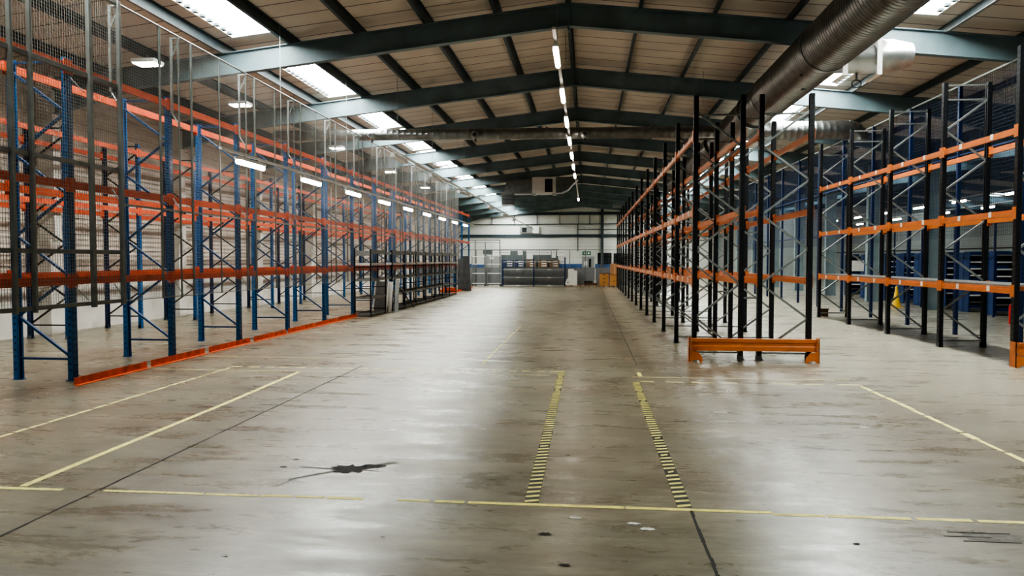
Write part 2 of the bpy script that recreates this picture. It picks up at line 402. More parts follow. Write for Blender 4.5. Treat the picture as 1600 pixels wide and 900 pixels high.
def make_bay(root_name, sgn, D, H, pitch, mats, front, rear, nodes, horiz, stickers=0, deck=None, beams=True, upmats=None):
    """sgn: direction of the rear post in x.  mats: up, brace, beam"""
    root=empty(root_name)
    up,br,bm=mats
    uw=.115 if sgn<0 and H<4.92 and mats[0]==M['blue'] else .10
    um=upright_mesh(H,up,back=sgn,w=uw)
    for k,x in enumerate((0,sgn*D)):
        mm=up if upmats is None else upmats[k]
        if k==0: u=um.build('upright',[mm,M['slot']],root); me=u.data
        else:
            u=upright_mesh(H,up,back=-sgn,w=uw).build('upright',[mm,M['slot']],root)
        u.location=(x,0,0)
        f=MB().box(-.085,-.05,0,.085,.05,.008).box(-.05,-.05,.008,.05,-.046,.09).box(-.05,.046,.008,.05,.05,.09).cyl((.065,0,.008),(.065,0,.03),.012,n=6)
        f.build('foot_plate',M['galv_dull'] if mats[0]!=M['blue'] else up,u)
    for a,b in zip(nodes,nodes[1:]):
        MB().bar((sgn*(.02 if a[0]==0 else D-.02),0,a[1]),(sgn*(.02 if b[0]==0 else D-.02),0,b[1]),.04,.035).build('diagonal_brace',br,root)
    for z in horiz:
        MB().box(sgn*.02,-.02,z-.016,sgn*(D-.02),.02,z+.016).build('horizontal_brace',br,root)
    if beams:
        proto=None
        for side,levels in ((0,front),(1,rear)):
            for z in levels:
                x=-sgn*.02 if side==0 else sgn*(D+.02)
                mb=beam_mesh(pitch)
                b=mb.build('beam',bm,root); b.location=(x,0,z-.13)
                if side==(0 if sgn>0 else 1): pass
                for yy in (0,pitch):
                    a0,a1=(yy-.118,yy-.059) if yy else (-.046,.075)
                    out_=-1 if (side==0)==(sgn>0) else 1
                    c=MB().box(out_*.026,a0,-.05,out_*.034,a1,.165)
                    if yy: c.box(-.03,yy-.066,-.05,.03,yy-.059,.165)
                    else: c.box(-.03,.058,-.05,.03,.065,.165)
                    c.build('beam_connector',bm,b)
                if stickers and side==0:
                    for q in range(stickers):
                        yy=pitch*(q+.7)/(stickers+.4)
                        xx=-sgn*.0265
                        MB().box(xx-.002,yy-.05,.02,xx+.002,yy+.05,.12).build('sticker',M['sticker'],b)
        if deck:
            MB().box(sgn*.01,.06,deck,sgn*(D-.01),pitch-.06,deck+.02).box(sgn*.01,.06,deck-.02,sgn*.04,pitch-.06,deck).build('deck_panel',M['shelfgrey'],root)
    return root
# ---- left racks
P1=2.72
nodes1=[(1,.33),(1,.97)]  # replaced below
def zig(z0,step,H,start):
    out=[]; z=z0; s=start
    while z<H-.1: out.append((s,z)); s=1-s; z+=step
    return out
nodL=zig(.36,.62,4.9,0)
bayL=make_bay('pallet_rack_bay',-1,.90,4.9,P1,(M['blue'],M['darkbrace'],M['red_orange']),(4.83,3.06,1.60),(4.83,3.02,1.66),nodL,(.33,4.84))
endL=make_bay('end_rack',-1,.90,4.9,P1,(M['blue'],M['darkbrace'],M['red_orange']),(),(),nodL,(.33,4.84),beams=False)
Y1=[10.55+P1*k for k in range(-1,15)]
NB1=len(Y1)-1
for i,y in enumerate(Y1[:-1]):
    o=bayL if i==0 else copy_tree(bayL)
    o.location=(-7.85,y,0)
    tag(o,'blue rack bay with red-orange beams, %s from the camera behind the wire mesh'%ORD[i],'pallet rack','blue and red pallet rack bays along the left of the aisle')
endL.location=(-7.85,Y1[-1],0)
tag(endL,'blue end frame closing the far end of the front left rack row','rack frame')
P2=2.80
bayM=make_bay('pallet_rack_bay',-1,.95,4.95,P2,(M['navy'],M['black'],M['red_orange']),(4.78,3.22,1.52),(4.70,3.15,1.52),zig(.36,.62,4.9,1),(.33,4.88))
# second post of each rear frame is a clearer blue
for c in bayM.children:
    if c.name.startswith('upright') and abs(c.location.x)<.01:
        c.data=c.data.copy(); c.data.materials[0]=M['blue']
Y2=[16.0+P2*k for k in range(-1,12)]
for i,y in enumerate(Y2):
    o=bayM if i==0 else copy_tree(bayM)
    o.location=(-12.0,y,0)
    tag(o,'dark blue rack bay against the left wall, %s from the camera'%ORD[i],'pallet rack','rack bays against the left wall')

# ---- right double row
P3=2.75
def nodR(H): return zig(.15,.63,4.7,1)
bayA=make_bay('pallet_rack_bay',1,.84,4.85,P3,(M['black'],M['galv'],M['orange']),(4.19,2.80,1.53),(4.19,2.80,1.53),nodR(4.85),(.14,4.5),stickers=3)
bayB=make_bay('pallet_rack_bay',-1,.88,4.85,P3,(M['black'],M['galv'],M['orange']),(4.19,2.80,1.53),(4.19,2.80,1.53),nodR(4.85),(.14,4.5))
endA=make_bay('end_rack',1,.84,4.85,P3,(M['black'],M['galv'],M['orange']),(),(),nodR(4.85),(.14,4.5),beams=False)
endB=make_bay('end_rack',-1,.88,4.85,P3,(M['black'],M['galv'],M['orange']),(),(),nodR(4.85),(.14,4.5),beams=False)
Y3=[13.95+P3*k for k in range(0,14)]
for i,y in enumerate(Y3[:-1]):
    o=bayA if i==0 else copy_tree(bayA); o.location=(1.97,y,0)
    tag(o,'black rack bay beside the main aisle, %s from the orange end guard'%ORD[i],'pallet rack','black and orange rack bays facing the main aisle')
    o=bayB if i==0 else copy_tree(bayB); o.location=(4.02,y,0)
    tag(o,'black rack bay backing onto the main aisle row, %s from the orange end guard'%ORD[i],'pallet rack','black and orange rack bays facing the right aisle')
endA.location=(1.97,Y3[-1],0); tag(endA,'black end frame at the far end of the main aisle rack row','rack frame')
endB.location=(4.02,Y3[-1],0); tag(endB,'black end frame at the far end of the right-hand back-to-back row','rack frame')
sp0=None
for i,y in enumerate(Y3[:8]):
    for j,z in enumerate((4.42,2.35,1.15)):
        if sp0 is None: sp0=MB().box(2.862,-.015,-.015,3.09,.015,.015).build('row_spacer',M['galv']); o=sp0
        else: o=sp0.copy(); COL.objects.link(o)
        o.location=(0,y,z)
        tag(o,'spacer bar between back-to-back black racks, %s frame pair, %s'%(ORD[i],('near the top','at mid height','above the lowest beams')[j]),'spacer bar','spacer bars between the back-to-back racks')

# ---- far right rack
bayC=make_bay('pallet_rack_bay',1,.87,5.55,P3,(M['black'],M['galv'],M['orange']),(4.17,2.74,1.38),(4.17,2.74,1.38),zig(.15,.63,5.4,1),(.14,5.2,5.5),stickers=2,deck=1.385)
endC=make_bay('end_rack',1,.87,5.55,P3,(M['black'],M['galv'],M['orange']),(),(),zig(.15,.63,5.4,1),(.14,5.2,5.5),beams=False)
Y4=[13.75+P3*k for k in range(5)]
for i,y in enumerate(Y4[:-1]):
    o=bayC if i==0 else copy_tree(bayC); o.location=(7.45,y,0)
    tag(o,'tall black rack bay with grey deck, %s from the camera, far right row'%ORD[i],'pallet rack','black and orange rack bays of the far right row')
endC.location=(7.45,Y4[-1],0); tag(endC,'tall black end frame at the far end of the far right rack row','rack frame')

# ---- orange end guards
def end_guard(x0,x1,y,label):
    r=empty('rack_end_guard',((x0+x1)/2,y,0)); L=(x1-x0)/2
    prof=[(-.06,.29),(.0,.29),(.0,.325),(.06,.325),(.06,.30),(.03,.30),(.03,.27),(-.06,.27)]
    b=MB()
    b.prism([(-.05,.36),(-.05,.42),(.05,.42),(.05,.36),(.0,.345),(-.005,.30),(.05,.27),(.05,.20),(-.05,.20),(-.05,.28),(-.03,.30),(-.03,.34)],'x',-L+.05,L-.05)
    b.build('guard_beam',M['orange'],r)
    for s in (-1,1):
        p=MB(); X=s*L
        pts=[(X,0),(X,.44),(X-s*.05,.44),(X-s*.06,.20),(X-s*.16,.185),(X-s*.24,.09),(X-s*.245,0),(X-s*.19,0),(X-s*.17,.035),(X-s*.08,.035),(X-s*.05,0)]
        p.prism(pts,'y',-.09,-.078); p.box(X-s*.012,-.09,0,X,.10,.44)
        e=p.build('guard_bracket',M['orange'],r)
        for zz in (.24,.39): MB().cyl((X-s*.03,-.093,zz),(X-s*.03,-.105,zz),.014,n=6).build('bolt',M['galv'],e)
    tag(r,label,'rack guard')
end_guard(1.84,4.13,13.72,'orange double-beam end guard on bracket feet in front of the main black racks')
end_guard(7.30,9.1,13.50,'orange end guard in front of the tall rack at the right edge')

# ---- angle guards on the floor (left)
gl=MB().prism([(0,0),(.09,0),(.09,.008),(.008,.008),(.008,.115),(0,.115)],'y',0,1.80)
g0=None
gy=[10.09,12.01,13.98,15.97,17.9,19.75,21.62]+[40.2,42.1,44.0,46.0]
for i,y in enumerate(gy):
    if g0 is None: g0=gl.build('floor_guard_rail',M['guard']); o=g0
    else: o=g0.copy(); COL.objects.link(o)
    o.location=(-7.50,y,0.001)
    tag(o,'orange steel angle guard on the floor before the left racks, %s from the camera'%ORD[i],'guard rail','orange angle guards along the left racks')

# ------------------------------------------------------------------ mesh screen on the left racks
XS=-7.60
def wires(y0,y1,z0,z1,step,t,x=0):
    m=MB(); y=y0+step/2
    while y<y1: m.box(x-t/2,y-t/2,z0,x+t/2,y+t/2,z1); y+=step
    z=z0+step/2
    while z<z1: m.box(x+t/2,y0,z-t/2,x+t*1.5,y1,z+t/2); z+=step
    return m
r=empty('framed_mesh_screen',(XS,8.2,0))
tag(r,'near grey framed wire mesh panel at the left edge, with heavy square posts','mesh screen')
for z in (1.18,1.97,3.3,4.65,6.0): MB().box(-.025,0,z-.03,.025,3.2,z+.03).build('rail',M['grey_post'],r)
for y,wd in ((.0,.05),(.9,.04),(1.25,.04),(2.48,.07),(3.2,.06)): MB().box(.0,y-wd/2,1.12,.06,y+wd/2,6.03).build('post',M['grey_post'],r)
wires(0,3.2,1.18,6.0,.05,.0048,-.02).build('wire_mesh',M['wire'],r)
for y in (2.35,):
    for z in (1.35,4.5): MB().bar((-.18,y-.02,z+.1),(0,y+.05,z-.12),.03,.012).build('stay',M['galv'],r)
def screen_bay(L):
    r=empty('mesh_screen_bay')
    MB().cyl((0,0,6.0),(0,L-.05,6.0),.02,n=8).build('top_rail',M['galv_dull'],r)
    MB().box(-.012,0,2.74,.012,L-.05,2.775).build('mid_rail',M['galv_dull'],r)
    MB().box(-.008,0,1.165,.008,L-.05,1.18).build('bottom_rail',M['galv_dull'],r)
    q=(0.36,1.45,L-.075) if L>2 else (1.1,L-.075)
    for k,y in enumerate(q): MB().cyl((.012,y,1.16),(.012,y,6.0),.017 if k else .024,n=8).build('post',M['grey_post'],r)
    wires(0,L-.05,1.17,6.0,.05,.0028,-.015).build('wire_mesh',M['wire'],r)
    b=MB(); b.box(-.19,-.02,4.6,-.155,.02,6.0).box(-.19,-.015,5.97,0,.015,6.0).bar((-.17,0,5.6),(0,0,5.97),.02,.02)
    b.build('support_bracket',M['galv'],r)
    for z in (1.3,2.85,4.45):
        s=MB().bar((-.18,0,z+.16),(-.01,.02,z-.12),.03,.012).box(-.05,-.04,z-.14,.0,.06,z-.11).build('stay',M['galv'],r)
    return r
sA=screen_bay(13.27-11.48); sA.location=(XS,11.48,0)
tag(sA,'short wire mesh screen bay next to the heavy framed panel','mesh screen')
sB=screen_bay(P1)
for i in range(11):
    o=sB if i==0 else copy_tree(sB); o.location=(XS,13.27+P1*i,0)
    tag(o,'wire mesh screen with slim posts on the blue racks, %s past the heavy panel'%ORD[i+1],'mesh screen','wire mesh screens along the left racks')

# ------------------------------------------------------------------ blue net on the right
XN=9.05
nb=empty('net_screen_bay')
u=upright_mesh(6.1,M['blue'],w=.09,d=.08).build('post',[M['navy'],M['slot']],nb)
for z in (2.75,4.4,6.1): MB().box(-.02,.045,z-.02,.02,P3-.047,z+.02).build('rail',M['navy'] if z<6 else M['galv_dull'],nb)
m=MB(); t=.0042; st=.085
y=.06
while y<P3: m.box(.05,y-t/2,2.4,.05+t,y+t/2,6.1); y+=st
z=2.4
while z<6.1: m.box(.05,0.02,z-t/2,.05+t,P3-.05,z+t/2); z+=st
m.build('netting',M['netblue'],nb)
for i in range(13):
    o=nb if i==0 else copy_tree(nb); o.location=(XN,11.0+P3*i,0)
    tag(o,'blue netting bay on a tall post behind the right racks, %s from the camera'%ORD[i],'net screen','blue netting screens behind the far right racks')

# ------------------------------------------------------------------ ducts
def ribbed(mb,p,q,r,step=.11,n=32,rib=.008):
    L=(Vector(q)-Vector(p)).length; prof=[]; t=0
    while t<L-step:
        prof += [(t,r),(t+step*.72,r),(t+step*.80,r+rib),(t+step*.92,r+rib)]; t+=step
    prof.append((L,r)); mb.lathe(p,q,prof,n); return mb
d=empty('spiral_duct',(4.6,8,6.0))
def rel(p,o): return tuple(a-b for a,b in zip(p,o))
DO=(4.6,8,6.0)
ribbed(MB(),rel((4.6,3,6.0),DO),rel((4.6,19.4,6.0),DO),.51).build('duct_run',M['duct'],d,smooth=True)
ribbed(MB(),rel((4.6,19.4,6.0),DO),rel((4.75,42,6.0),DO),.47,step=.16).build('duct_run',M['duct'],d,smooth=True)
for y in (6.5,11.0,15.0,19.4,21.2,27,33): MB().lathe(rel((4.6,y-.05,6.0),DO),rel((4.6,y+.05,6.0),DO),[(0,.515),(0,.525),(.1,.525),(.1,.515)],32).build('joint_collar',M['duct'],d,smooth=True)
for x,y,z in ((-.30,15.6,-.43),(-.05,16.4,-.53)): MB().box(x-.03,y-8,z,x+.05,y-7.9,z+.06).build('hatch_clip',M['blackplastic'],d)
tag(d,'huge silver spiral ventilation duct running down the right of the roof','duct')
s=empty('duct_stub',(4.50,15.3,5.83))
MB().lathe((0,0,0),(1,0,0),[(0,.30),(1.02,.31),(1.05,.32),(1.38,.32),(1.72,.24),(1.74,.24)],28).build('pipe',M['duct_light'],s,smooth=True)
for x in (.42,1.05): MB().box(x-.045,-.36,-.40,x+.045,-.33,.42).box(x-.045,-.36,.39,x+.045,.33,.42).box(x-.045,-.36,-.43,x+.045,.3,-.40).build('strap',M['strap'],s)
rg=MB(); pts=[(.75+.09*math.cos(a*PI/8),0,-.52+.075*math.sin(a*PI/8)) for a in range(17)]; rg.tube(pts,.012,6); rg.cyl((.75,0,-.45),(.75,0,-.31),.02,n=6); rg.build('hanging_ring',M['blackplastic'],s)
tag(s,'short bright silver duct branch with two white straps sticking out of the big duct','duct')
c=empty('cross_duct',(0,24.6,5.98))
ribbed(MB(),(-10.7,0,.12),(4.25,0,0),.185,step=.2,n=20,rib=.004).build('duct_run',M['duct'],c,smooth=True)
for x in (-8.6,-5,-1.4,2): MB().lathe((x,0,.075-.008*x*0),(x+.06,0,.07),[(0,.19),(0,.2),(.06,.2),(.06,.19)],20).build('joint_collar',M['duct'],c)
tag(c,'thin silver duct crossing the hall under the rafters, left of the big duct','duct')
c=empty('cross_duct',(0,24.6,5.97))
ribbed(MB(),(5.0,0,0),(8.2,0,0),.30,step=.2,n=24,rib=.004).build('duct_run',M['duct'],c,smooth=True)
pts=[Vector((8.2+.34*math.sin(a*PI/12),0,-.34+.34*math.cos(a*PI/12))) for a in range(7)]
el=MB()
for a,b in zip(pts,pts[1:]): el.cyl(a,b+(b-a)*.15,.30,n=20)
pass
el.build('elbow',M['duct'],c,smooth=True)
tag(c,'wider silver cross duct with an elbow, right of the big duct','duct')
for i,(x,z) in enumerate(((-7.2,5.99),(-3.7,5.96),(-.1,5.93))):
    r=empty('air_nozzle',(x,24.30,z))
    MB().lathe((0,0,0),(0,-1,0),[(-.15,.10),(-.02,.13),(.08,.13),(.16,.08)],16).build('nozzle_body',M['galv'] if i==0 else M['grey_post'],r,smooth=True)
    MB().lathe((0,-.155,0),(0,-.175,0),[(0,.07),(.02,.06)],16).build('nozzle_mouth',M['blackplastic'],r)
    MB().box(-.03,.04,-.2,.03,.08,.02).build('bracket',M['blackplastic'],r)
    tag(r,['round jet nozzle on the cross duct near the left rooflights','round jet nozzle on the cross duct midway between rooflights and ridge','round jet nozzle on the cross duct beside the ridge lights'][i],'air nozzle','jet nozzles on the cross duct')
# hvac unit far down the hall
h=empty('ventilation_unit',(-3.2,46,5.3))
def hp(pts): return [(x+3.2,z-5.3) for x,z in pts]
MB().prism(hp([(-5.12,5.92),(-5.1,6.3),(-5.0,6.65),(-4.6,6.80),(-3.40,6.80),(-3.40,5.92),(-4.58,5.92)]),'y',-.5,.6).build('intake_hood',M['duct'],h)
lv=MB().box(-2.1,-.5,-.05,-1.38,.6,.62)
for k in range(7): lv.box(-2.08,-.52,k*.085,-1.40,-.5,k*.085+.05,1)
lv.build('louvre',[M['duct'],M['blackplastic']],h)
MB().box(-.2,-.55,.62,1.25,.6,1.62).build('fan_casing',M['batten'],h)
MB().box(.58,-.57,.70,1.05,-.55,1.5).build('access_door',M['blackplastic'],h)
MB().prism(hp([(-1.95,5.95),(-1.6,5.97),(-1.2,6.15),(-.9,6.5),(-.6,6.75),(-.6,6.92),(-1.95,6.92)]),'y',-.5,.6).build('outlet_cowl',M['duct'],h)
MB().box(-.2,-.5,.56,.0,.5,.62).box(1.0,-.5,.56,1.25,.5,.62).build('support_rail',M['galv'],h)
for x in (-1.9,-.1,1.2): MB().box(x-.01,-.01,1.5,x+.01,.01,2.15).build('hanger_rod',M['galv_dull'],h)
tag(h,'grey ventilation unit with rounded hoods and a dark access door hanging at the far end','ventilation unit')

# ------------------------------------------------------------------ lights
def batten_proto(lit=True, L=1.2, name='tube_light'):
    r=empty(name)
    MB().box(-.05,-L/2,.0,.05,L/2,.055).build('housing',M['batten'],r)
    if lit:
        MB().lathe((0,-L/2+.02,-.045),(0,L/2-.02,-.045),[(0,.03),(.03,.05),(L-.07,.05),(L-.04,.03)],12).build('tube',M['tube'],r,smooth=True)
    else:
        MB().prism([(-.09,-.05),(.09,-.05),(.05,0),(-.05,0)],'y',-L/2,L/2).build('reflector',M['batten'],r)
    MB().box(-.015,-.3,.055,.015,-.26,.10).box(-.015,.26,.055,.015,.30,.10).build('hanger',M['galv'],r)
    return r
B=batten_proto(True,1.25)
first=[True]
def place(x,y,z,label,group):
    o=B if first[0] else copy_tree(B); first[0]=False
    o.location=(x,y,z); tag(o,label,'light',group)
def trunk(x,y0,y1,z,label,wires_at,name='lighting_trunking'):
    r=empty(name,(x,y0,z)); L=y1-y0
    MB().box(-.03,0,0,.03,L,.045).build('rail',M['batten'],r)
    for y in wires_at: MB().box(-.004,y-y0-.004,.045,.004,y-y0+.004,roof(x)-z-.02).build('suspension_wire',M['galv'],r)
    tag(r,label,'light rail')
trunk(-.6,13.0,49.6,5.85,'thin light rail hanging below the ridge',[14.5+5.2*k for k in range(7)])
for i,k in enumerate((0,1,2,3,4,5,6,10)):
    place(-.6,14.3+3.34*k,5.75,'lit tube hanging from the ridge light rail, %s from the camera'%ORD[i],'lit tubes under the ridge')
trunk(-6.9,13.4,44.6,3.94,'white light rail above the aisle edge beside the left racks',[16.2+4.6*k for k in range(7)])
for i in range(9):
    place(-6.9,14.67+3.36*i,3.84,'lit tube hanging low along the left racks, %s from the camera'%ORD[i],'lit tubes along the left racks')
trunk(-5.2,18.9,72,4.76,'long light rail with unlit battens below the left rooflights',[20,24.6,31,37,45,54,63,71])
U=batten_proto(False,1.5,'unlit_batten')
for i,y in enumerate((20.2,25.0,31.0,39.5,46.5,52)):
    o=U if i==0 else copy_tree(U); o.location=(-5.2,y,4.66)
    if i in (2,4): o.rotation_euler=(0,math.radians(25),math.radians(-8))
    tag(o,'unlit white batten under the long rail, %s from the camera'%ORD[i],'light','unlit battens below the left rooflights')
k=0
for x,z,ys in ((17.2,4.6,(28,32,36.5,40.7,45,49.4,54)),(20.6,4.6,(32,36,40.7,45.4,52,58.8))):
    for i,y in enumerate(ys):
        place(x,y,z,'lit tube beyond the netting, %s from the camera in the %s string'%(ORD[i],'nearer' if x<18 else 'farther'),'lit tubes beyond the blue netting')
trunk(17.2,26,58,4.70,'light rail of the nearer string beyond the blue netting',[28,34,40,46,52])
trunk(20.6,30,62,4.70,'light rail of the farther string beyond the blue netting',[32,38,44,50,56])
L0=None
for i,y in enumerate((7.5,15.7,20.1,28.2,36.0,44.0)):
    if L0 is None:
        L0=empty('ceiling_lamp')
        MB().box(-.27,-.2,.02,.27,.2,.10).build('housing',M['batten'],L0)
        MB().box(-.24,-.17,0,.24,.17,.02).build('lamp_face',M['lamp'],L0)
        MB().box(-.01,-.01,.10,.01,.01,.22).build('hanger',M['galv'],L0)
        o=L0
    else: o=copy_tree(L0)
    o.location=(-9.75,y,6.18)
    tag(o,'square lit lamp under the roof above the left racks, %s from the camera'%ORD[i],'light','square lamps above the left racks')
tag(MB().box(-.004,-.004,0,.004,.004,.9).build('hanging_cable',M['galv'],loc=(3.0,20,5.9)),'thin cable hanging from the roof beside the big duct','cable')

# ------------------------------------------------------------------ floor markings
def strip(name, pts_w, mt, label, cat='floor marking', group=None):
    m=MB()
    for (x0,y0,x1,y1) in pts_w: m.box(x0,y0,.0005,x1,y1,.002)
    return tag(m.build(name,mt),label,cat,group)
def dashes_x(x0,x1,y,w,on,off,j=.0,miss=0):
    out=[];x=x0
    while x<x1:
        l=on*random.uniform(.7,1.3); 
        if random.random()>=miss: out.append((x,y-w/2+random.uniform(-j,j),min(x+l,x1),y+w/2+random.uniform(-j,j)))
        x+=l+off*random.uniform(.6,1.4)
    return out
def dashes_y(y0,y1,x,w,on,off,j=.0,miss=0): return [(b,a,d,c) for a,b,c,d in dashes_x(y0,y1,x,w,on,off,j,miss)]
strip('floor_tape',dashes_x(-7.5,-4.2,5.48,.055,1.0,.03,.004)+dashes_x(-3.85,-2.5,5.50,.05,.4,.02,.005)+dashes_x(-2.5,-.9,5.51,.045,.22,.03,.008,.05),M['yellow'],'worn yellow tape line across the floor in the foreground, left part broken up')
strip('floor_tape',dashes_x(-.9,1.35,5.51,.05,1.2,.008,.003)+dashes_x(1.35,3.1,5.48,.05,.5,.03,.006)+dashes_x(3.1,8,5.42,.05,1.0,.02,.004),M['yellow'],'yellow tape line across the floor in the foreground, right part')
solid=MB().add([(-4.62,5.54,.002),(-4.55,5.54,.002),(-4.60,9.0,.002),(-4.70,11.75,.002),(-4.77,11.75,.002),(-4.67,9.0,.002)],[(0,1,2,5),(5,2,3,4)]).build('floor_tape',M['yellow'])
tag(solid,'unbroken yellow tape line running away on the left of the marked bay','floor marking')
strip('floor_tape',dashes_y(4.6,12.15,-6.1,.05,.20,.045,.006),M['yellow_fade'],'dashed yellow tape line nearest the left racks')
strip('floor_tape',dashes_x(-6.1,-.45,12.2,.06,.16,.12,.004),M['yellow_fade'],'dashed yellow tape line across the far side of the left bay')
strip('floor_tape',[(-7.3,11.78,-.6,11.80)],M['yellow_fade'],'very thin yellow line just before the dashed far line')
strip('floor_tape',[(-7.3,13.45,-4.0,13.475)],M['yellow_fade'],'very thin yellow line starting at the second floor guard')
strip('floor_tape',dashes_x(.8,4.0,11.32,.05,.28,.14,.008,.1)+[(.7,11.75,4.0,11.775)],M['yellow_fade'],'faded double tape line across the far side of the right bay')
strip('floor_tape',dashes_y(4.2,11.26,4.0,.06,.35,.06,.012),M['yellow'],'yellow tape line running away on the right side of the right bay')
strip('floor_tape',[(.81,11.85,.87,12.25)],M['yellow'],'short stub of yellow tape beyond the right bay corner')
strip('floor_tape',dashes_y(13.0,20.6,-1.85,.035,.5,.25,.01,.2),M['yellow_fade'],'faint broken yellow line in the middle of the aisle')
def hazard(x,y0,y1,label):
    m=MB(); y=y0
    while y<y1:
        worn=random.random()
        w=.105 if worn>.12 else random.uniform(.05,.09)
        m.add([(x-w/2,y,.002),(x+w/2,y+.035,.002),(x+w/2,y+.080,.002),(x-w/2,y+.045,.002)],[(0,1,2,3)],0)
        y+=.112
    m.box(x-.055,y0,.0005,x+.055,y1,.0012,1)
    tag(m.build('hazard_tape',[M['yellow'],M['tapeblack']]),label,'floor marking')
hazard(-.42,5.56,12.2,'yellow and black striped hazard tape on the left of the aisle strip')
hazard(.73,5.56,11.25,'yellow and black striped hazard tape on the right of the aisle strip')
strip('floor_joint',[(-3.915+random.uniform(-.003,.003),y/4,-3.895+random.uniform(-.003,.006),(y+1)/4) for y in range(-20,50)],M['joint'],'dark sawn joint in the concrete running away on the left','floor joint')
strip('floor_joint',[(.755+random.uniform(-.004,.004),y/8,.775+random.uniform(-.003,.008),(y+1)/8) for y in range(-40,44)],M['joint'],'dark sawn joint in the concrete below the right hazard tape','floor joint')
strip('floor_joint',[(.86,y/4,.872,(y+1)/4) for y in range(52,190)],M['joint'],'fine joint in the concrete along the main aisle','floor joint')
# broken patch
def blob(name,cx,cy,rx,ry,mt,label,cat,seed,n=26,z=.0025,rough=.35):
    rnd=random.Random(seed); v=[(cx,cy,z)]
    for k in range(n):
        a=2*PI*k/n; q=1+rnd.uniform(-rough,rough); v.append((cx+math.cos(a)*rx*q,cy+math.sin(a)*ry*q,z))
    m=MB().add(v,[(0,k+1,(k+1)%n+1) for k in range(n)])
    return m
pm=blob('x',0,0,.16,.12,None,'','',3); pm.v=[(x,y,z) for x,y,z in pm.v]
pp=blob('x',.17,.1,.11,.055,None,'','',5,rough=.3); pm.add(pp.v,pp.f,0)
w1=MB()
for (a,b,c,dd,wd) in ((-.1,-.06,-.42,-.36,.07),(-.12,-.02,-.48,.02,.035),(.1,.05,.34,.24,.12),(.12,-.02,.3,-.06,.02),(-.36,-.3,-.46,-.58,.04)):
    w1.add([(a,b-wd/2,.0018),(c,dd-wd/4,.0018),(c,dd+wd/4,.0018),(a,b+wd/2,.0018)],[(0,1,2,3)],0)
r=empty('floor_damage',(-2.08,6.30,0))
pm.build('broken_patch',M['patch'],r); w1.build('scar',M['patch2'],r)
for (x,y,q) in ((.42,-.03,.018),(-.62,.0,.035),(.24,.0,.014),(-.6,.25,.03),(.35,.22,.016)):
    blob('x',x,y,q,q*.5,None,'','',int(x*100)).build('chip',M['patch'],r)
tag(r,'dark broken patch in the concrete with pale scars around it','floor damage')
deb=[(-.05,4.9,.05,'brown leaf-like scrap left of the right floor joint'),(.15,5.0,.03,None)]
for i,(x,y,s_,mt,l) in enumerate(((-.28,4.92,.045,'debris','dark crumpled scrap below the foreground tape line near the centre'),
      (-.13,4.42,.035,'debris','small dark scrap close to the camera near the centre'),
      (-.18,6.95,.03,'debris','dark sliver on the floor left of the hazard tape'),
      (-1.13,7.95,.035,'paper','white paper scrap lying in the left bay'),
      (-.08,5.25,.04,'paper','white paint fleck left of the right floor joint'),
      (.33,5.18,.045,'paper','pale scrap just below the foreground tape line'),
      (3.05,8.45,.06,'paper','white paper scrap lying in the right bay'),
      (1.65,7.6,.03,'debris','dark chip on the floor in the right bay'),
      (1.75,4.95,.025,'debris','dark crumb below the tape line on the right'),
      (-1.35,4.75,.018,'debris','dark crumb below the tape line left of centre'),
      (-2.25,4.35,.02,'paper','white crumb close to the camera on the left'),
      (.42,5.08,.05,'paper','pale scrap next to the right floor joint'),
      (1.2,12.9,.03,'paper','white crumb on the floor near the racks'))):
    o=blob('x',0,0,s_,s_*.5,None,'','',i+40).build('floor_scrap',M[mt],loc=(x,y,.001)); tag(o,l,'debris')
r=empty('cracked_patch',(2.72,5.17,0))
for k,(a,b) in enumerate(((.0,.26),(-.09,.2),(-.03,.3))):
    MB().box(-.25+a,-.1+k*.08,.0015,-.25+a+b+.1,-.09+k*.08,.003).build('crack',M['joint'],r)
MB().box(-.2,-.07,.001,.2,.05,.0018).build('pale_patch',M['patch2'],r)
tag(r,'cracked patch of slivers on the floor at the lower right','floor damage')

# ------------------------------------------------------------------ black shelving on the left
def shelf_unit(L,D=.53,H=2.2,levels=(.06,.60,1.18,1.70,2.08),label='',left_post=True,name='shelving_unit'):
    r=empty(name)
    for y in ((0,L) if left_post else (L,)):
        for x in (0,-D):
            MB().box(x-.02,y-.02,0,x+.02,y+.02,H).build('post',M['black'],r)
        pb=MB()
        for z in (.15,.9,1.6): pb.box(-D,y-.008,z,0,y+.008,z+.03)
        pb.build('side_tie',M['black'],r)
    for i,z in enumerate(levels):
        s=MB().box(-D+.01,.02,z,-.01,L-.02,z+.02).box(-.015,.02,z-.03,.005,L-.02,z+.045,0).box(-D-.005,.02,z-.03,-D+.015,L-.02,z+.045,0)
        s.box(-D+.02,.015,z-.03,-.02,.03,z+.045,0)
        s.build('shelf',M['shelfgrey'] if i!=3 else M['batten'],r)
        if i==4: MB().box(.006,.03,z-.02,.012,L-.03,z+.1).build('header_panel',M['galv_dull'],r)
    return r
a=shelf_unit(1.75); a.location=(-7.0,23.4,0)
MB().box(-.51,.0,1.98,-.02,.015,2.14).build('header_panel',M['galv_dull'],a)
tag(a,'near open grey and black shelving unit standing before the left racks, empty shelves','shelving')
b=shelf_unit(1.82)
for i in range(7):
    o=b if i==0 else copy_tree(b); o.location=(-7.0,26.05+1.86*i,0)
    tag(o,'dark empty shelving unit, %s past the leaning white panels'%ORD[i],'shelving','dark shelving units in a row before the left racks')
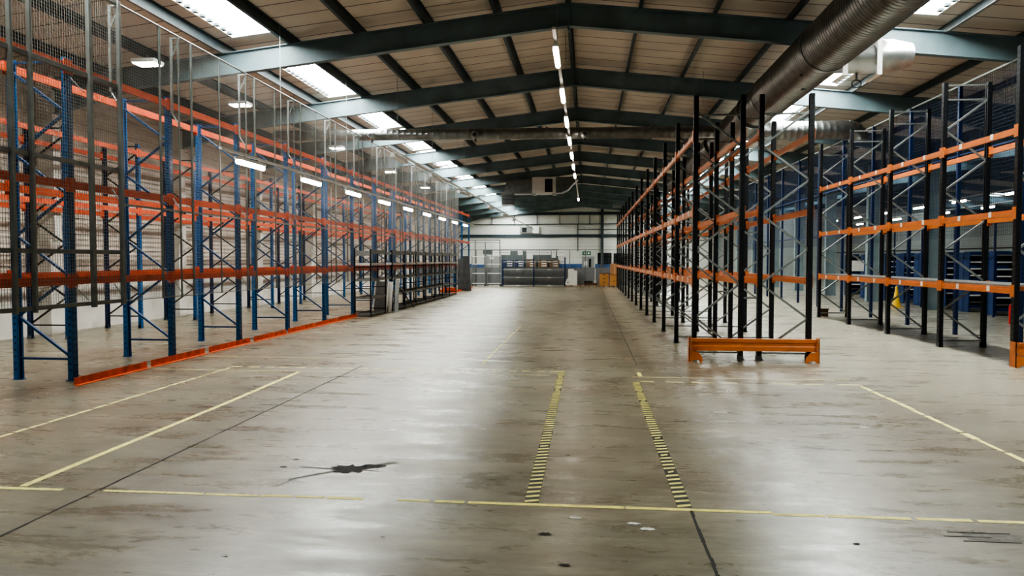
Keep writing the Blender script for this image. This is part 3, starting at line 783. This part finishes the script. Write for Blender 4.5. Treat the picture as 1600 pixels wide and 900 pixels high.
def leaning(name,x,y,w,h,lean,mt,label,rz=0,t=.03,edge=None):
    r=empty(name,(x,y,0),rz)
    p=MB().box(-w/2,0,0,w/2,t,h).build('panel',M[mt],r)
    if edge:
        for s in (-1,1): MB().box(s*w/2-.03,-.02,0,s*w/2+.03,-.001,h).build('edge_trim',M[edge],r)
    for c in r.children: c.rotation_euler=(-lean,0,0)
    tag(r,label,'panel')
leaning('leaning_panel',-7.3,25.42,.5,1.12,math.radians(14),'galv_dull','white edged steel panel leaning between the near shelving units',rz=math.radians(-8),edge='strap')
leaning('leaning_panel',-6.98,25.58,.12,1.10,math.radians(14),'strap','white panel leaning beside the gap in the dark shelving',rz=math.radians(0))
leaning('leaning_panel',-6.75,25.65,.14,1.15,math.radians(12),'galv_dull','narrow grey strip leaning against the dark shelving',rz=math.radians(6))
tag(MB().bar((-6.95,26.2,1.05),(-6.65,27.9,.03),.035,.035).build('fallen_bar',M['blackplastic']),'black bar propped diagonally against the dark shelving','bar')
leaning('leaning_panel',-7.05,43.4,.42,2.1,math.radians(9),'darksheet','tall dark perforated sheet leaning at the end of the left racks',rz=math.radians(35))
leaning('leaning_panel',-7.45,43.7,.55,1.95,math.radians(7),'darksheet','second dark sheet leaning behind the first at the end of the racks',rz=math.radians(10))
tag(MB().box(-.5,-.25,0,.5,.25,.12).box(-.3,-.2,.12,.45,.2,.24).build('beam_stack',M['guard'],loc=(-8.0,42.2,0)),'small pile of orange beam offcuts beside the leaning dark sheets','beam pile')

# ------------------------------------------------------------------ far fence, trolleys, shelf, etc.
YF=51.9
f0=None
for i in range(17):
    x=-12.25+1.1*i+.0
    if f0 is None:
        f0=empty('mesh_fence_panel')
        MB().box(-.025,-.025,0,.025,.025,2.57).build('post',M['grey_post'],f0)
        MB().box(0,-.015,2.53,1.1,.015,2.57).box(0,-.015,1.28,1.1,.015,1.31).box(0,-.015,.05,1.1,.015,.08).build('rail',M['grey_post'],f0)
        MB().box(.03,-.008,.08,1.08,.008,1.29).build('lower_sheet',M['fence'],f0)
        mm=MB(); xx=.08
        while xx<1.1: mm.box(xx-.002,-.002,1.3,xx+.002,.002,2.54); xx+=.1
        zz=1.35
        while zz<2.5: mm.box(.02,-.002,zz-.002,1.08,.002,zz+.002); zz+=.1
        mm.build('wire_mesh',M['wire'],f0); o=f0
    else: o=copy_tree(f0)
    o.location=(x,YF,0)
    tag(o,'grey fence panel across the far end, %s from the left'%ORD[i],'fence','fence panels across the far end of the hall')
g=empty('gate_frame',(-7.9,YF-.15,0))
for x in (-.0,.72,1.75): MB().box(x-.03,-.03,0,x+.03,.03,3.25 if x!=.72 else 3.1).build('post',M['grey_post'],g)
MB().box(-.4,-.03,3.2,1.78,.03,3.27).box(-.4,-.03,3.05,1.78,.03,3.09).build('top_rail',M['grey_post'],g)
tag(g,'tall thin grey gate frame in front of the far fence','gate frame')
def trolley(x,label,w=.95,h=2.15):
    r=empty('cage_trolley',(x,YF-.75,0)); 
    for sx in (0,w):
        for y in (0,.5): MB().box(sx-.02,y-.02,.12,sx+.02,y+.02,h).build('post',M['galv'],r)
    for z in (.2,.9,1.55,h-.02): MB().box(0,-.012,z-.02,w,.012,z+.02).box(0,.488,z-.02,w,.512,z+.02).build('rail',M['strap'],r)
    MB().box(0,0,.17,w,.5,.2).build('base',M['galv_dull'],r)
    for sx in (0,w):
        for y in (.02,.48): MB().cyl((sx-.02,y,.06),(sx+.02,y,.06),.06,n=12).box(sx-.015,y-.015,.06,sx+.015,y+.015,.14).build('caster',M['blackplastic'],r)
    tag(r,label,'trolley','silver cage trolleys before the far fence')
trolley(-6.98,'silver cage trolley on casters beside the long low shelf')
trolley(-8.05,'silver cage trolley on casters nearest the leaning dark sheets',.9,2.1)
# long shelf
r=empty('long_shelf_rack',(-5.88,YF-.9,0))
for x,h_ in ((0,1.85),(2.17,2.02),(4.33,2.02)):
    for y in (0,.5): MB().box(x-.035,y-.03,0,x+.035,y+.03,h_).build('post',M['navy'],r)
for z in (.08,.63,1.18,1.72):
    for k in (0,1):
        s=MB().box(.04+2.17*k,0,z-.03,2.13+2.17*k,.5,z+.02).build('shelf',M['galv'],r)
        MB().box(.95+2.17*k,-.004,z-.025,1.2+2.17*k,-.001,z+.015).build('sticker',M['sticker'],s)
tag(r,'long low rack of galvanised shelves on blue posts against the far fence','shelf rack')
# white machine
r=empty('white_cabinet_machine',(-1.05,YF-1.0,.1))
MB().prism([(-.38,.02),(.35,.02),(.35,1.0),(.12,1.02),(.10,1.12),(-.27,1.12),(-.27,.55),(-.40,.35)],'y',-.3,.3).build('body',M['plastic'],r)
MB().cyl((-.3,-.31,.17),(-.3,.31,.17),.16,n=20).build('roller_drum',M['plastic'],r,smooth=True)
MB().cyl((-.28,-.325,.2),(-.28,-.312,.2),.05,n=14).build('knob',M['grey_post'],r)
tag(r,'white plastic cabinet with a round foot standing on a pallet by the far fence','cabinet')
def pallet(x,w,label,z=0):
    r=empty('wooden_pallet',(x,YF-1.0,z))
    for k in range(5): MB().box(-w/2,-.4+k*.17,.085,w/2,-.28+k*.17,.105).build('deck_board',M['palletwood'],r)
    for sx in (-w/2+.05,0,w/2-.05): MB().box(sx-.05,-.4,0,sx+.05,.4,.085).build('bearer',M['palletwood'],r)
    tag(r,label,'pallet','wooden pallets by the far fence')
pallet(-1.05,.95,'wooden pallet carrying the white plastic cabinet')
pallet(.12,1.15,'wooden pallet with a timber base and black tray beside the white cabinet')
pallet(1.12,.7,'wooden pallet under the low drawer pedestal')
pallet(1.82,.68,'wooden pallet under the cupboard and carton')
tag(MB().box(-.45,-.3,0,.45,.3,.12).box(-.5,-.32,.12,.5,.32,.16).build('timber_base',M['brown'],loc=(.22,YF-1.0,.105)),'brown timber base lying on the middle pallet','timber base')
tag(MB().box(-.28,-.2,0,.28,.2,.03).box(-.28,-.2,.03,-.26,.2,.14).box(.26,-.2,.03,.28,.2,.14).box(-.28,-.2,.03,.28,-.18,.14).box(-.28,.18,.03,.28,.2,.14).build('black_tray',M['blackplastic'],loc=(.05,YF-1.0,.266)),'black plastic tray on the timber base','tray')
tag(MB().cyl((0,0,0),(0,0,.18),.06,n=12).cyl((0,0,.18),(0,0,1.0),.02,n=8).build('upright_tool',M['plastic'],loc=(.52,YF-1.15,.266)),'slim white upright tool standing beside the black tray','tool')
def pedestal(x,w,h,label,drawers):
    r=empty('wooden_pedestal',(x,YF-1.0,.105))
    MB().box(-w/2,-.28,0,w/2,.28,h).build('carcass',M['wood'],r)
    MB().box(-w/2-.02,-.30,h,w/2+.02,.30,h+.03).build('top',M['darkwood'],r)
    for k in range(drawers):
        z0=.03+k*(h-.04)/drawers
        dd=MB().box(-w/2+.02,-.30,z0,w/2-.02,-.281,z0+(h-.04)/drawers-.02).build('drawer',M['wood'],r)
        MB().box(-.09,-.315,z0+(h-.04)/drawers-.09,.09,-.301,z0+(h-.04)/drawers-.06).build('handle',M['blackplastic'],dd)
    tag(r,label,'drawer unit')
pedestal(1.12,.60,.80,'low light wood drawer pedestal with three drawers on a pallet',3)
pedestal(1.82,.64,.74,'light wood cupboard under a brown carton by the far fence',2)
tag(MB().box(-.29,-.26,0,.29,.26,.72).box(-.01,-.262,0,.01,-.26,.72,1).build('carton',[M['cardboard'],M['sticker']],loc=(1.84,YF-1.0,.876)),'tall brown cardboard carton standing on the wood cupboard','box')
# end wall fittings
d=struct('door_1',MB().box(-10.5,YE-.06,0,-8.95,YE,2.45).box(-10.6,YE-.09,2.45,-8.85,YE,2.9,1),[M['doorgrey'],M['opening']])
MB().box(-9.95,YE-.075,1.9,-9.55,YE-.061,2.15).build('notice',M['white'],d)
o=struct('door_2',MB().box(-8.83,YE-.06,0,-2.97,YE,2.72).box(-8.9,YE-.1,2.72,-2.9,YE,2.95,1),[M['opening'],M['doorgrey']])
for k in range(5):
    x=-8.4+1.15*k
    rr=empty('storage_stand',(x,YE-.9,0))
    MB().box(0,0,1.1,.95,.6,1.85).build('bin_block',M['navy'] if k<2 else M['brown'],rr)
    MB().box(0,0,0,.06,.06,1.1).box(.89,0,0,.95,.06,1.1).build('leg',M['navy'] if k<2 else M['brown'],rr)
    for z in (1.2,1.42,1.65): MB().box(.35,-.01,z,.85,-.002,z+.09).build('sticker',M['sticker'],rr)
    tag(rr,'%s storage stand in the opening of the end wall, %s from the left'%('blue' if k<2 else 'brown',ORD[k]),'storage stand','storage stands inside the end wall opening')
for i,(x,w,h_) in enumerate(((-5.88,2.0,.36),(-3.82,.55,.36),(-3.2,1.45,.36),(-1.72,.0,0))):
    pass
ns=[(-6.05,1.25,.30),(-4.72,.35,.30),(-4.05,.45,.60),(-3.6,.42,.30),(-2.95,.80,.30),(-2.36,.30,.5),(-1.85,.55,.38)]
for i,(x,w,h_) in enumerate(ns):
    r=empty('notice_sheet',(x,YF-.026,2.50-h_))
    MB().box(-w/2,-.004,0,w/2,.0,h_).build('sheet',M['white'],r)
    mm=MB(); 
    mm.box(-w/2+.06,-.006,h_-.13,w/2-.06,-.0045,h_-.11)
    mm.build('printed_line',M['print'],r)
    tag(r,'white paper notice hung on the far fence, %s from the left'%ORD[i],'notice','white notices on the far fence')
d=struct('door_3',MB().box(-.50,YE-.05,0,.62,YE,2.18).box(-.55,YE-.08,0,-.5,YE,2.25).box(.62,YE-.08,0,.67,YE,2.25),M['doorgrey'])
MB().box(.12,YE-.06,1.1,.36,YE-.051,1.95).build('door_glass',M['glassdark'],d)
MB().box(-.35,YE-.058,1.3,-.05,YE-.051,1.7).build('notice',M['white'],d)
MB().box(.15,YE-.10,.98,.3,YE-.05,1.03).build('door_handle',M['galv'],d)
r=empty('exit_sign',(-.1,YE-.12,2.33))
MB().box(-.42,0,0,.42,.03,.36).build('panel',M['green'],r)
MB().box(.12,-.005,.09,.30,-.001,.27).build('door_symbol',M['white'],r)
MB().add([(-.02,-.004,.06),(.03,-.004,.06),(.0,-.004,.20),(.05,-.004,.30),(-.03,-.004,.30),(-.05,-.004,.18)],[(0,1,2,3,4,5)]).build('running_figure',M['white'],r)
MB().add([(-.30,-.004,.18),(-.20,-.004,.28),(-.20,-.004,.21),(-.10,-.004,.21),(-.10,-.004,.15),(-.20,-.004,.15),(-.20,-.004,.08)],[(0,1,2,3,4,5,6)]).build('arrow',M['white'],r)
tag(r,'green emergency exit sign with white pictograms above the grey door','sign')
struct('window_100',MB().box(1.0,YE-.06,1.4,2.4,YE,2.55),M['glassdark'])
struct('window_101',MB().box(2.6,YE-.06,1.4,4.4,YE,2.5),M['glassdark'])
r=empty('wall_lamp',(-5.9,YE-.3,4.55))
MB().box(-.95,0,0,.35,.2,.62).build('housing',M['galv_dull'],r); MB().box(.36,-.05,-.02,1.0,.2,.72).build('lamp_face',M['strap'],r)
MB().box(-.7,-.02,.1,-.25,-.001,.55).build('dark_pane',M['glassdark'],r)
tag(r,'square fixture of white and dark panes high on the end wall','wall fixture')
tag(MB().box(-.35,0,0,.35,.1,.07).box(-.35,0,.22,.35,.1,.28).build('wall_bracket_light',M['strap'],loc=(-.05+.2,YE-.2,4.95)),'pair of short white bars high on the end wall','wall fixture')
tag(MB().box(-.35,-.25,0,.35,.25,.22).cyl((0,0,.22),(0,0,.5),.02,n=6).build('roof_heater',M['galv_dull'],loc=(2.4,62,6.2)),'small grey heater box hanging near the end wall','heater')

# ------------------------------------------------------------------ beyond the netting: fence, blue shelving, cone
p0=None
for i in range(9):
    y=20.0+2.6*i
    if p0 is None:
        p0=empty('low_cage_panel')
        MB().box(-.025,-.025,0,.025,.025,3.3).build('post',M['navy'],p0)
        MB().box(-.02,0,2.2,.02,2.6,2.25).build('rail',M['black'],p0)
        mm=MB(); q=.1
        while q<2.6: mm.box(-.002,q-.002,2.25,.002,q+.002,3.3); q+=.1
        q=2.3
        while q<3.3: mm.box(-.002,0,q-.002,.002,2.6,q+.002); q+=.1
        mm.build('wire_mesh',M['wire'],p0); o=p0
    else: o=copy_tree(p0)
    o.location=(13.0,y,0)
    tag(o,'dark cage panel on a blue post before the blue shelving, %s from the right edge'%ORD[i],'fence','cage panels before the blue shelving')
b0=None
rows=[22.2,23.9,25.9,27.6,29.3,31.2,33.0,35.0,37.2,39.5]
for i,y in enumerate(rows):
    for j in (0,1):
        if b0 is None:
            b0=empty('blue_shelving_bay')
            for x in (0,1.0): MB().box(x,0,0,x+.02,.85,2.1).box(x-.01,-.02,0,x+.03,.03,2.12).box(x-.01,.4,0,x+.03,.46,2.12).build('end_panel',M['shelfblue'],b0)
            for k in range(9):
                z=.12+.235*k
                s=MB().box(.02,.02,z,.98,.83,z+.012).box(.02,.0,z-.02,.98,.02,z+.03).build('shelf',M['strap'] if k in (2,4,5,6,7) else M['shelfgrey'],b0)
                if k%2==0: MB().box(.08,.03,z+.03,.45,.5,z+.14).build('bin',M['shelfblue'],s)
            MB().box(.02,.40,.05,.98,.41,2.05).build('back_sheet',M['navy'],b0)
            o=b0
        else: o=copy_tree(b0)
        o.location=(13.4+1.05*j,y,0)
        tag(o,'blue shelving bay beyond the netting, %s row from the right edge, %s'%(ORD[i],'end bay' if j==0 else 'inner bay'),'shelving','dark blue shelving beyond the netting')
r=empty('tall_cone',(12.0,30.2,0))
MB().lathe((0,0,.03),(0,0,1),[(0,.17),(.05,.15),(.78,.035),(.80,.02)],20).build('cone_body',M['cone'],r,smooth=True)
MB().box(-.19,-.19,0,.19,.19,.03).build('base',M['cone'],r)
tag(r,'tall yellow warning cone on the floor before the blue shelving','cone')
r=empty('hanging_sign_board',(9.12,27.35,1.45))
MB().box(.12,-.02,0,.62,.0,.38).build('board',M['white'],r); MB().box(-.05,.0,.3,.62,.02,.33).box(-.05,.0,.05,.62,.02,.08).build('bracket',M['galv'],r)
tag(r,'blank white board fixed to a blue net post','sign board')
r=empty('fire_extinguisher',(12.15,22.55,0))
MB().lathe((0,0,0),(0,0,1),[(0,.08),(.03,.09),(.52,.09),(.6,.04),(.62,.03)],16).build('cylinder',M['red'],r,smooth=True)
MB().box(-.03,-.02,.6,.06,.02,.68).build('valve',M['blackplastic'],r)
tag(r,'red fire extinguisher standing beside the right-hand steel column','extinguisher')
tag(MB().box(-.12,-.1,0,.12,.1,.22).box(-.14,-.12,.22,.14,.12,.26).build('foot_block',M['brown'],loc=(7.7,25.1,0)),'small brown block at the foot of the far right end frame','block')

# ------------------------------------------------------------------ camera
f=1155.0; VX,HY=918.0,406.0
yaw=math.atan((VX-800)/f); pitch=math.atan((450-HY)/f)
F=Vector((-math.sin(yaw)*math.cos(pitch),math.cos(yaw)*math.cos(pitch),-math.sin(pitch)))
R=Vector((math.cos(yaw),math.sin(yaw),0)); Uv=R.cross(F)
cam=bpy.data.cameras.new('camera'); co=bpy.data.objects.new('camera',cam); COL.objects.link(co)
m=Matrix((R,Uv,-F)).transposed().to_4x4(); m.translation=Vector((0,0,1.85)); co.matrix_world=m
cam.sensor_width=36; cam.lens=36*f/1600; cam.clip_start=.05; cam.clip_end=300
SC.camera=co
# ------------------------------------------------------------------ world & colour
wd=bpy.data.worlds.new('world'); SC.world=wd; wd.use_nodes=True
bg=wd.node_tree.nodes['Background']; bg.inputs['Color'].default_value=(.75,.85,1,1); bg.inputs['Strength'].default_value=0.6
SC.view_settings.view_transform='AgX'
SC.view_settings.look='AgX - High Contrast'
SC.view_settings.exposure=-0.42
try:
    SC.cycles.use_denoising=True; SC.cycles.max_bounces=7; SC.cycles.diffuse_bounces=4; SC.cycles.glossy_bounces=3
    SC.cycles.sample_clamp_indirect=8
except Exception: pass
